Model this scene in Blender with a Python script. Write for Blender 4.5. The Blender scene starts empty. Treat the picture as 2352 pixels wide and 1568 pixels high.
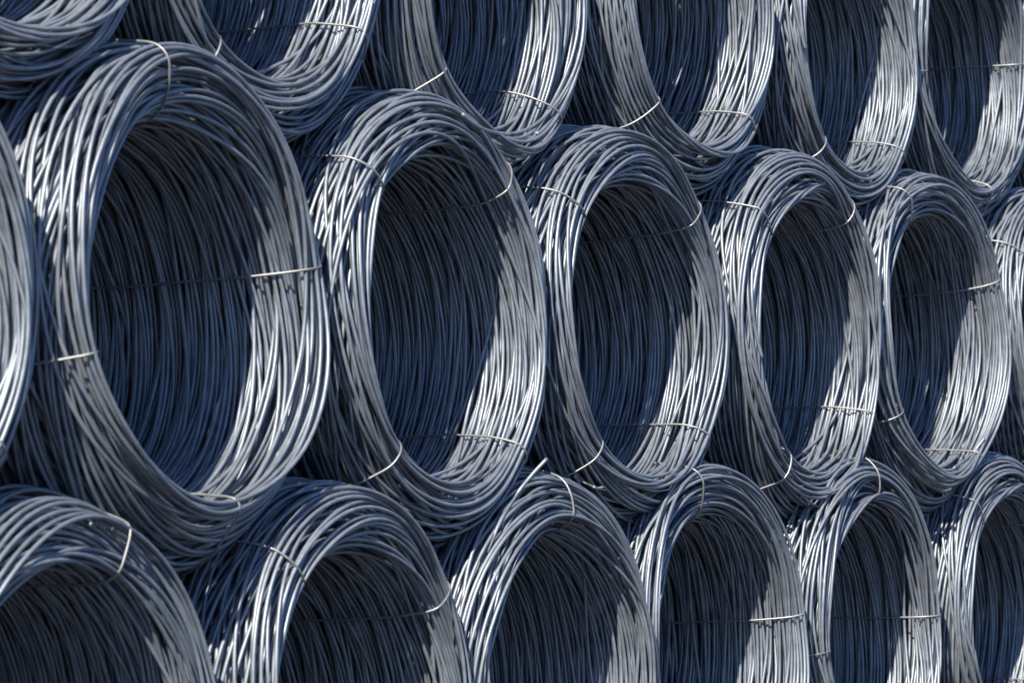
import bpy, math, random
import numpy as np
from mathutils import Vector, Matrix

# ------------------------------------------------------------------ camera
sc = bpy.context.scene
W2, H2 = 2352.0, 1568.0            # layout scale the positions were measured in
FPX = 7270.0                       # focal length at that scale
TH = math.radians(31.5)            # angle between the row direction and the view axis
PITCH = math.atan(123.0 / FPX)
CAM = Vector((-8.65, -4.837, 1.45))
cd = bpy.data.cameras.new('camera')
cam = bpy.data.objects.new('camera', cd)
sc.collection.objects.link(cam)
cd.sensor_width = 36.0
cd.lens = 36.0 * FPX / W2
cd.clip_end = 500.0
cam.location = CAM
fwd = Vector((math.cos(TH) * math.cos(PITCH), math.sin(TH) * math.cos(PITCH), math.sin(PITCH)))
cam.rotation_euler = fwd.to_track_quat('-Z', 'Y').to_euler()
cd.dof.use_dof = True
cd.dof.focus_distance = 10.1
cd.dof.aperture_fstop = 5.0
sc.camera = cam

# ------------------------------------------------------------------ light
SUN_EL = math.radians(46.0)
SUN_AZ = math.radians(13.5)        # how far the sun stands in front of the stack's face, seen from its left end
sdir = Vector((-math.cos(SUN_EL) * math.cos(SUN_AZ), -math.cos(SUN_EL) * math.sin(SUN_AZ), math.sin(SUN_EL)))
world = bpy.data.worlds.new('World')
sc.world = world
world.use_nodes = True
nt = world.node_tree
bg = nt.nodes['Background']
sky = nt.nodes.new('ShaderNodeTexSky')
sky.sky_type = 'NISHITA'
sky.sun_disc = False
sky.sun_elevation = SUN_EL
sky.sun_rotation = math.atan2(sdir.x, sdir.y)
sky.ozone_density = 9.0
sky.air_density = 1.0
sky.dust_density = 0.3
nt.links.new(sky.outputs[0], bg.inputs[0])
bg.inputs[1].default_value = 0.08
sl = bpy.data.lights.new('sun', 'SUN')
sl.energy = 5.0
sl.angle = math.radians(0.5)
sl.color = (1.0, 0.90, 0.71)
sun = bpy.data.objects.new('sun', sl)
sun.rotation_euler = sdir.to_track_quat('Z', 'Y').to_euler()
sc.collection.objects.link(sun)
sc.view_settings.view_transform = 'Standard'
sc.view_settings.look = 'None'
sc.view_settings.exposure = 0.98
sc.view_settings.gamma = 1.0
sc.render.engine = 'CYCLES'
sc.cycles.adaptive_threshold = 0.02
sc.cycles.max_bounces = 5
sc.cycles.diffuse_bounces = 3
sc.cycles.glossy_bounces = 3

# ------------------------------------------------------------------ materials
def steel(name, col, rough, metal, scale_var=0.35, grime=0.35):
    m = bpy.data.materials.new(name)
    m.use_nodes = True
    n = m.node_tree
    L = n.links.new
    b = n.nodes['Principled BSDF']
    tc = n.nodes.new('ShaderNodeTexCoord')
    oi = n.nodes.new('ShaderNodeObjectInfo')
    # tone differs a little from turn to turn
    mr = n.nodes.new('ShaderNodeMapRange')
    mr.inputs[3].default_value = 1.0 - scale_var
    mr.inputs[4].default_value = 1.0 + scale_var * 0.6
    L(oi.outputs['Random'], mr.inputs[0])
    # mill scale patches
    no = n.nodes.new('ShaderNodeTexNoise')
    no.inputs['Scale'].default_value = 26.0
    no.inputs['Detail'].default_value = 5.0
    L(tc.outputs['Object'], no.inputs['Vector'])
    mr2 = n.nodes.new('ShaderNodeMapRange')
    mr2.inputs[1].default_value = 0.35
    mr2.inputs[2].default_value = 0.7
    mr2.inputs[3].default_value = 0.8
    mr2.inputs[4].default_value = 1.12
    L(no.outputs[0], mr2.inputs[0])
    # small dark specks
    vo = n.nodes.new('ShaderNodeTexNoise')
    vo.inputs['Scale'].default_value = 170.0
    vo.inputs['Detail'].default_value = 3.0
    L(tc.outputs['Object'], vo.inputs['Vector'])
    mr3 = n.nodes.new('ShaderNodeMapRange')
    mr3.inputs[1].default_value = 0.66
    mr3.inputs[2].default_value = 0.74
    mr3.inputs[3].default_value = 1.0
    mr3.inputs[4].default_value = 1.0 - grime
    L(vo.outputs[0], mr3.inputs[0])
    m1 = n.nodes.new('ShaderNodeMath'); m1.operation = 'MULTIPLY'
    m2 = n.nodes.new('ShaderNodeMath'); m2.operation = 'MULTIPLY'
    L(mr.outputs[0], m1.inputs[0]); L(mr2.outputs[0], m1.inputs[1])
    L(m1.outputs[0], m2.inputs[0]); L(mr3.outputs[0], m2.inputs[1])
    vm = n.nodes.new('ShaderNodeVectorMath'); vm.operation = 'SCALE'
    vm.inputs[0].default_value = col
    L(m2.outputs[0], vm.inputs['Scale'])
    L(vm.outputs[0], b.inputs['Base Color'])
    mr4 = n.nodes.new('ShaderNodeMapRange')
    mr4.inputs[3].default_value = rough - 0.07
    mr4.inputs[4].default_value = rough + 0.1
    L(no.outputs[0], mr4.inputs[0])
    L(mr4.outputs[0], b.inputs['Roughness'])
    b.inputs['Metallic'].default_value = metal
    bp = n.nodes.new('ShaderNodeBump')
    bp.inputs['Strength'].default_value = 0.12
    bp.inputs['Distance'].default_value = 0.001
    L(vo.outputs[0], bp.inputs['Height'])
    L(bp.outputs[0], b.inputs['Normal'])
    return m

M_WIRE = steel('mill_scale_steel', (0.224, 0.260, 0.330), 0.46, 0.5, 0.12, 0.2)
M_TIE = steel('bright_binding_steel', (0.29, 0.30, 0.33), 0.45, 0.6, 0.15, 0.25)

def concrete():
    m = bpy.data.materials.new('yard_concrete')
    m.use_nodes = True
    n = m.node_tree
    b = n.nodes['Principled BSDF']
    no = n.nodes.new('ShaderNodeTexNoise'); no.inputs['Scale'].default_value = 3.0; no.inputs['Detail'].default_value = 8.0
    tc = n.nodes.new('ShaderNodeTexCoord')
    n.links.new(tc.outputs['Object'], no.inputs['Vector'])
    cr = n.nodes.new('ShaderNodeValToRGB')
    cr.color_ramp.elements[0].position = 0.3; cr.color_ramp.elements[0].color = (0.028, 0.030, 0.036, 1)
    cr.color_ramp.elements[1].position = 0.75; cr.color_ramp.elements[1].color = (0.05, 0.052, 0.058, 1)
    n.links.new(no.outputs[0], cr.inputs[0])
    n.links.new(cr.outputs[0], b.inputs['Base Color'])
    b.inputs['Roughness'].default_value = 0.9
    return m
M_GROUND = concrete()

C = sc.collection.objects

# ------------------------------------------------------------------ mesh helpers
def mesh_grid_tube(name, P, mat, closed_rings):
    """P: (n_rings, n_along, n_around, 3); every ring a tube, closed along its length or open with end caps"""
    R, A, S, _ = P.shape
    verts = P.reshape(-1, 3)
    i = np.arange(A if closed_rings else A - 1)[:, None]
    j = np.arange(S)[None, :]
    a = i * S + j
    b = i * S + (j + 1) % S
    c = ((i + 1) % A) * S + (j + 1) % S
    d = ((i + 1) % A) * S + j
    q = np.stack([a, d, c, b], -1).reshape(-1, 4)
    q = (q[None] + (np.arange(R) * A * S)[:, None, None]).reshape(-1, 4)
    nq = len(q)
    loops = [q.reshape(-1)]
    starts = np.arange(nq) * 4
    totals = np.full(nq, 4)
    if not closed_rings:
        caps = []
        for r in range(R):
            o = r * A * S
            caps.append(o + np.arange(S))
            caps.append(o + (A - 1) * S + np.arange(S)[::-1])
        loops.append(np.concatenate(caps))
        starts = np.concatenate([starts, nq * 4 + np.arange(len(caps)) * S])
        totals = np.concatenate([totals, np.full(len(caps), S)])
    lv = np.concatenate(loops).astype(np.int32)
    me = bpy.data.meshes.new(name)
    me.vertices.add(len(verts))
    me.vertices.foreach_set('co', verts.astype(np.float32).ravel())
    me.loops.add(len(lv))
    me.loops.foreach_set('vertex_index', lv)
    me.polygons.add(len(starts))
    me.polygons.foreach_set('loop_start', starts.astype(np.int32))
    me.polygons.foreach_set('use_smooth', np.ones(len(starts), dtype=bool))
    me.update(calc_edges=True)
    me.materials.append(mat)
    return me

def tube_path(pts, rad, sides=8, closed=False):
    """frame-transported tube round a polyline -> (1, n, sides, 3); rad a number or one per point"""
    pts = np.asarray(pts, float)
    n = len(pts)
    if closed:
        t = np.roll(pts, -1, 0) - np.roll(pts, 1, 0)
    else:
        t = np.gradient(pts, axis=0)
    t /= np.linalg.norm(t, axis=1)[:, None] + 1e-12
    rad = np.broadcast_to(np.asarray(rad, float), (n,))
    u = np.cross(t[0], (0.3, 0.2, 0.93)); u /= np.linalg.norm(u)
    out = np.zeros((n, sides, 3))
    for k in range(n):
        u = u - t[k] * np.dot(u, t[k]); u /= np.linalg.norm(u)
        v = np.cross(t[k], u)
        for s in range(sides):
            an = 2 * math.pi * s / sides
            out[k, s] = pts[k] + rad[k] * (u * math.cos(an) + v * math.sin(an))
    return out[None]

# ------------------------------------------------------------------ one coil of wire, turn by turn
WD = 0.0108        # wire diameter
RM = 0.523         # mean radius of the turns
EC = 0.090         # how far the turns wander from the axis
NA = 96
NFRONT, NDEEP = 300, 380
PHI = np.arange(NA) * 2 * math.pi / NA

HARM = np.concatenate([[0.8, 0.55, 0.32, 0.15, 0.06, 0.02], np.zeros(60)])   # stiff wire: hardly any short waves
LIFT = 0.80
RELAX = 34

def circ_smooth(a, sig):
    k = np.arange(-3 * int(math.ceil(sig)), 3 * int(math.ceil(sig)) + 1)
    g = np.exp(-0.5 * (k / sig) ** 2); g /= g.sum()
    out = np.zeros_like(a)
    for kk, gg in zip(k, g):
        out += gg * np.roll(a, kk)
    return out

def hull2d(p):
    p = sorted(map(tuple, p))
    def half(pts):
        h = []
        for q in pts:
            while len(h) >= 2 and (h[-1][0]-h[-2][0])*(q[1]-h[-2][1]) - (h[-1][1]-h[-2][1])*(q[0]-h[-2][0]) <= 0:
                h.pop()
            h.append(q)
        return h
    lo, up = half(p), half(p[::-1])
    return np.array(lo[:-1] + up[:-1])

def make_coil_meshes(seed, step_deg, tie_deg):
    rng = np.random.default_rng(seed)
    N = NFRONT + NDEEP
    br = np.arange(RM - 0.17, RM + 0.17, 0.002)
    Hh = np.zeros((NA, len(br)))
    psi = rng.uniform(0, 6.28)
    Rr = np.zeros((N, NA)); Y = np.zeros((N, NA))
    ai = np.arange(NA)
    tie = np.zeros(NA)
    for td in tie_deg:
        d = (np.degrees(PHI) - td + 180) % 360 - 180
        tie += np.exp(-0.5 * (d / 16.0) ** 2)
    slow = rng.uniform(0, 6.28, 4)
    for k in range(N):                       # k = 0 is the back of the coil, k = N-1 its face
        front = N - 1 - k
        psi += math.radians(step_deg) * (1 + 0.18 * rng.normal())
        if rng.random() < (0.06 if front < 45 else 0.008):
            psi += rng.uniform(0, 6.28)
        nose = 0.72 + 0.28 * min(1.0, front / 45.0)
        if front < 40 and rng.random() < 0.22:
            nose = rng.uniform(0.75, 1.0)
        e = EC * nose * (0.95 + (0.10 if front < 45 else 0.045) * rng.normal())
        if rng.random() < 0.03:
            e *= rng.uniform(0.2, 0.7)
        r = RM + 0.003 * rng.normal() + e * np.cos(PHI - psi)
        wb = 1.0 if front < 60 else 0.4
        r += 0.007 * wb * rng.normal() * np.cos(2 * PHI + rng.uniform(0, 6.28))
        r += 0.0012 * wb * rng.normal() * np.cos(3 * PHI + rng.uniform(0, 6.28))
        r += 0.0003 * rng.normal() * np.cos(5 * PHI + rng.uniform(0, 6.28))
        pinch = 1 - 0.07 * tie * math.exp(-front / 120.0)
        r = RM + (r - RM) * pinch
        r = np.clip(r, br[3], br[-4])
        bi = np.round((r - br[0]) / 0.002).astype(int)
        raw = Hh[ai, bi]
        mx = np.maximum(raw, np.maximum(np.roll(raw, 1), np.roll(raw, -1)))
        F = np.fft.rfft(raw)
        F[1:] *= HARM[:len(F) - 1]
        y = np.fft.irfft(F, NA)
        y = y.mean() + np.clip(y - y.mean(), -0.045, 0.045)
        y = y + LIFT * np.percentile(mx - y, 80)
        Rr[k] = r; Y[k] = y
        dr = br[None, :] - r[:, None]
        ex = y[:, None] + np.sqrt(np.maximum((WD * 0.97) ** 2 - dr ** 2, 0))
        Hh = np.where(np.abs(dr) < WD * 0.97, np.maximum(Hh, ex), Hh)
    top = np.percentile(Y[-40:], 70)
    # coned face: the outer turns sit further back, the inner edge stands foremost; the binding pulls the face in
    D = top - Y
    L = top
    q = (Rr - RM) / EC
    D = D + 0.072 * np.clip(np.abs(q + 0.28), 0, 1.5) ** 2.2 * (0.2 + 0.8 * np.exp(-D / 0.5))
    mid = L * 0.5
    D = mid + (D - mid) * (1 - 0.022 * tie[None, :])
    # let touching turns push one another apart; stiff wire spreads the push along its length
    kk = np.arange(-12, 13); gk = np.exp(-0.5 * (kk / 4.6) ** 2); gk /= gk.sum()
    for it in range(RELAX):
        PR = np.zeros_like(Rr); PD = np.zeros_like(D)
        for o in range(1, 46):
            dr = Rr[o:] - Rr[:-o]; dd = D[o:] - D[:-o]
            dist = np.sqrt(dr * dr + dd * dd) + 1e-9
            ov = np.maximum(WD * 1.01 - dist, 0)
            w = 0.6 * ov / dist
            dd = np.where(dist < 0.0015, -0.0015, dd)
            PR[o:] += w * dr; PR[:-o] -= w * dr
            PD[o:] += w * dd; PD[:-o] -= w * dd
        PR = sum(g * np.roll(PR, k, 1) for k, g in zip(kk, gk))
        PD = sum(g * np.roll(PD, k, 1) for k, g in zip(kk, gk))
        lim = WD * 0.5
        Rr = Rr + np.clip(PR, -lim, lim); D = D + np.clip(PD, -lim, lim)
    return Rr, D, L

def ring_points(Rr, D, sides, sub=1):
    """(n, NA) radii and depths -> (n, NA/sub, sides, 3) tube surface"""
    R = Rr[:, ::sub]; Y = D[:, ::sub]; ph = PHI[::sub]
    an = np.arange(sides) * 2 * math.pi / sides
    rr = R[:, :, None] + 0.5 * WD * np.cos(an)[None, None, :]
    yy = Y[:, :, None] + 0.5 * WD * np.sin(an)[None, None, :]
    x = rr * np.cos(ph)[None, :, None]
    z = rr * np.sin(ph)[None, :, None]
    return np.stack([x, yy, z], -1)

def tie_mesh(Rr, D, deg, rng):
    i = int(round((deg % 360) / 360 * NA)) % NA
    pr = np.concatenate([Rr[:, (i + o) % NA] for o in (-1, 0, 1)])
    pd = np.concatenate([D[:, (i + o) % NA] for o in (-1, 0, 1)])
    off = WD * 0.5 + 0.0028
    an = np.arange(12) * math.pi / 6
    P = np.concatenate([np.stack([pr + off * math.cos(a), pd + off * math.sin(a)], -1) for a in an])
    h = hull2d(P)
    seg = np.linalg.norm(np.roll(h, -1, 0) - h, axis=1)
    cum = np.concatenate([[0], np.cumsum(seg)])
    hh = np.vstack([h, h[:1]])
    s = np.linspace(0, cum[-1], 220, endpoint=False)
    rx = np.interp(s, cum, hh[:, 0]); yx = np.interp(s, cum, hh[:, 1])
    rx = circ_smooth(rx, 1.3); yx = circ_smooth(yx, 1.3)
    lean = rng.normal() * 0.05
    wob = 0.004 * np.sin(s * 9 + rng.uniform(0, 6))
    ph = math.radians(deg) + (yx - 0.7) * lean * 0.6 + wob
    pts = np.stack([rx * np.cos(ph), yx, rx * np.sin(ph)], -1)
    return mesh_grid_tube('binding_wire', tube_path(pts, 0.0032, 7, True), M_TIE, True), pts

PROTO = []
SPECS = [(11, 12.0, (45, 140, 228, 318)), (23, 14.5, (47, 138, 226, 312)),
         (37, 13.5, (42, 137, 224, 316)), (63, 13.0, (48, 130, 229, 319))]
import time
t0 = time.time()
for si, (seed, stp, ties) in enumerate(SPECS):
    Rr, D, L = make_coil_meshes(seed, stp, ties)
    print('proto', si, 'length', round(L, 3), time.time() - t0)
    F = ring_points(Rr[NDEEP:], D[NDEEP:], 7)
    turns = [mesh_grid_tube('wire_turn', F[k:k + 1], M_WIRE, True) for k in range(NFRONT)]
    deep = mesh_grid_tube('rear_turns', ring_points(Rr[:NDEEP], D[:NDEEP], 5, 2), M_WIRE, True)
    rng = np.random.default_rng(seed + 5)
    tm = [tie_mesh(Rr, D, td, rng) for td in ties]
    PROTO.append(dict(turns=turns, deep=deep, ties=tm, L=L, R=Rr, D=D))
print("meshes", time.time() - t0, [p["L"] for p in PROTO])

# ------------------------------------------------------------------ the stack
def at(px, py, y=0.0):
    """where the line of sight through a measured point meets the face plane of a row"""
    right = Vector((math.sin(TH), -math.cos(TH), 0))
    up = right.cross(fwd)
    d = fwd * FPX + right * (px - W2 / 2) + up * (H2 / 2 - py)
    t = (y - CAM.y) / d.y
    p = CAM + d * t
    return p

GROUP = 'coils of steel wire stacked in rows'
def part(name, me, parent, mw, label=None, kind=None):
    o = bpy.data.objects.new(name, me)
    C.link(o)
    o.parent = parent
    o.matrix_local = mw
    if label: o['label'] = label
    if kind: o['kind'] = kind
    return o

def coil(label, cx, cy, z_half, proto, roll, mirror=False, lean=3.5, wide=0.92, dy=0.0, yaw=0.0):
    """cx, cy: measured centre of its face; roll turns the coil about its own axis"""
    p = at(cx, cy, dy)
    root = bpy.data.objects.new('wire_coil', None)
    C.link(root)
    root.empty_display_size = 0.3
    root.location = p
    s = z_half / 0.617
    root.scale = (s * wide, s, s)
    root.rotation_euler = (math.radians(-0.6 * lean), 0, math.radians(yaw))
    root['label'] = label
    root['category'] = 'wire coil'
    root['group'] = GROUP
    m = Matrix.Rotation(-math.radians(roll), 4, 'Y')
    if mirror:
        m = m @ Matrix.Scale(-1, 4, Vector((1, 0, 0)))
    pr = PROTO[proto]
    for me in pr['turns']:
        part('wire_turn', me, root, m)
    part('rear_turns', pr['deep'], root, m, kind='stuff')
    for me, _ in pr['ties']:
        part('binding_wire', me, root, m)
    return root

# label, cx, cy, half height, prototype, roll, mirror, lean, width
COILS = [
 # middle row
 ('large blurred coil cut off at the left edge, left of the nearest whole coil', -265, 650, 0.670, 1, 5, False, 4, 0.892),
 ('nearest and largest whole coil, second in the middle row, binding wire over its crown', 460, 702, 0.688, 0, 54, False, 4.5, 0.915),
 ('third coil in the middle row, between the nearest whole coil and the centre coil', 1044, 726, 0.660, 1, 0, False, 4.5, 0.892),
 ('sharp coil at the centre of the middle row with crossing turns on its right side', 1480, 751, 0.647, 2, 2, False, 3.5, 0.978),
 ('fifth coil in the middle row with a short loose wire end inside its left rim', 1879, 767, 0.663, 3, 8, False, 3, 0.896),
 ('sixth coil in the middle row, last one there shown whole', 2171, 784, 0.667, 0, -15, True, 3, 0.891),
 ('narrow slice of the last coil in the middle row, at the right edge', 2437, 797, 0.665, 2, 3, False, 3, 0.911),
 # upper row
 ('blurred coil at the top left corner, only its lower curve showing', 60, -388, 0.651, 2, 20, True, 3, 0.920),
 ('upper row coil above and between the nearest whole coil and the third one', 638, -212, 0.648, 3, 4, False, 3, 0.920),
 ('upper row coil with a cut wire end lying across its lower rim', 1130, -62, 0.648, 0, -4, False, 3, 0.920),
 ('upper row coil above the centre coil, whole lower half in view', 1612, 14, 0.648, 2, -1, True, 3, 0.920),
 ('upper row coil with a broad sunlit patch and a hanging wire end', 1970, 106, 0.648, 1, 1, False, 3, 0.920),
 ('upper row coil near the right edge with a bright binding wire high on its right', 2240, 150, 0.643, 3, -40, False, 3, 1.000),
 ('sliver of the last coil in the top right corner', 2505, 163, 0.640, 0, 10, False, 3, 0.920),
 # lower row
 ('large blurred coil in the bottom left corner with a binding wire on its crown', 180, 1753, 0.651, 3, 15, True, 4, 0.902),
 ('second coil of the lower row, white sun streak down its left side', 845, 1655, 0.648, 2, -7, False, 4, 0.902),
 ('third coil of the lower row, binding wire with a frayed tail over its crown', 1315, 1570, 0.648, 1, 39, False, 4, 0.902),
 ('fourth coil of the lower row, binding wire bent sharply at its right side', 1673, 1502, 0.640, 0, -30, True, 3.5, 0.902),
 ('fifth coil of the lower row, crown in shade under the coil above', 2027, 1453, 0.640, 2, 48, False, 3, 0.902),
 ('last coil of the lower row, cut off at the right edge, left shoulder sunlit', 2335, 1408, 0.640, 3, 2, False, 3, 0.902),
]
ROOTS = []
YAW = {1: 2.5}
for n, (lab, cx, cy, zh, pr, roll, mir, lean, wide) in enumerate(COILS):
    ROOTS.append(coil(lab, cx, cy, zh, pr, roll, mir, lean, wide, 0.15 if 7 <= n < 14 else (-0.10 if n >= 14 else 0.0), YAW.get(n, 0.0)))

# ------------------------------------------------------------------ cut wire ends that stand out of the coils
def smooth_path(pts, n):
    pts = np.array(pts, float)
    t = np.linspace(0, len(pts) - 1, n)
    out = np.zeros((n, 3))
    P = np.vstack([2 * pts[0] - pts[1], pts, 2 * pts[-1] - pts[-2]])
    for i, tt in enumerate(t):
        k = min(int(tt), len(pts) - 2); f = tt - k
        p0, p1, p2, p3 = P[k], P[k + 1], P[k + 2], P[k + 3]
        out[i] = 0.5 * (2 * p1 + (p2 - p0) * f + (2 * p0 - 5 * p1 + 4 * p2 - p3) * f * f + (3 * p1 - p0 - 3 * p2 + p3) * f ** 3)
    return out

bpy.context.view_layer.update()
def loose(n, name, spots, rad, mat, label, count=28):
    w = []
    for px, py, y in spots:
        if y is None:                      # lies on whatever wire is there
            q = at(px, py)
            d = (q - CAM).normalized()
            hit, loc, nrm, idx, ob, mt = sc.ray_cast(DG, CAM, d)
            w.append(loc - d * (rad + 0.0035 + (0.016 if (px, py, y) == spots[-1] else 0.0)))
        else:
            w.append(at(px, py, y))
    inv = ROOTS[n].matrix_world.inverted()
    me = mesh_grid_tube(name, tube_path([tuple(inv @ Vector(v)) for v in smooth_path(w, count)], rad, 8), mat, False)
    return part(name, me, ROOTS[n], Matrix.Identity(4), label)
HW = WD / 2
DG = bpy.context.evaluated_depsgraph_get()
loose(9, 'wire_end', [(1062, 262, None), (1095, 290, None), (1140, 306, None), (1190, 312, None), (1238, 306, None)], HW, M_WIRE, 'cut wire end lying across the rim')
loose(16, 'wire_end', [(1118, 1268, None), (1150, 1195, None), (1185, 1137, -.04), (1220, 1092, -.07), (1256, 1053, -.10)], HW, M_WIRE, 'cut wire end springing up past the coil above')
loose(11, 'wire_end', [(1815, -60, None), (1828, 30, None), (1850, 114, None)], HW, M_WIRE, 'hanging cut wire end')
loose(4, 'wire_end', [(1728, 560, None), (1727, 680, None), (1735, 760, None), (1751, 822, None)], HW, M_WIRE, 'cut wire end inside the left rim')
loose(5, 'wire_end', [(2190, 1075, None), (2228, 1046, None), (2261, 1006, None)], HW, M_WIRE, 'short cut wire end at the lower rim')
loose(14, 'wire_end', [(262, 1216, None), (236, 1208, None), (207, 1203, None)], HW, M_WIRE, 'cut wire end on the crown')
rg = random.Random(4)
fr = [[(1318, 1094, None), (1342, 1108, None), (1366, 1118, -.04)]]
loose(16, 'binding_tail', fr[0], 0.0035, M_TIE, 'short tail of the binding wire', 12)
for k in range(6):
    ex, ey = 1388 + rg.uniform(-6, 6), 1122 + rg.uniform(-7, 7)
    loose(16, 'frayed_strand', [(1362, 1119, -.04), (1375, 1120 + rg.uniform(-3, 3), -.045), (ex, ey, -.05 + rg.uniform(-.01, .01))], 0.0012, M_TIE, 'bright frayed strand', 8)

# ------------------------------------------------------------------ ground
me = bpy.data.meshes.new('ground')
g = 60.0
me.from_pydata([(-g, -g, 0), (g, -g, 0), (g, g, 0), (-g, g, 0)], [], [(0, 1, 2, 3)])
me.materials.append(M_GROUND)
go = bpy.data.objects.new('ground', me)
C.link(go)
go['kind'] = 'structure'
print('done', time.time() - t0)
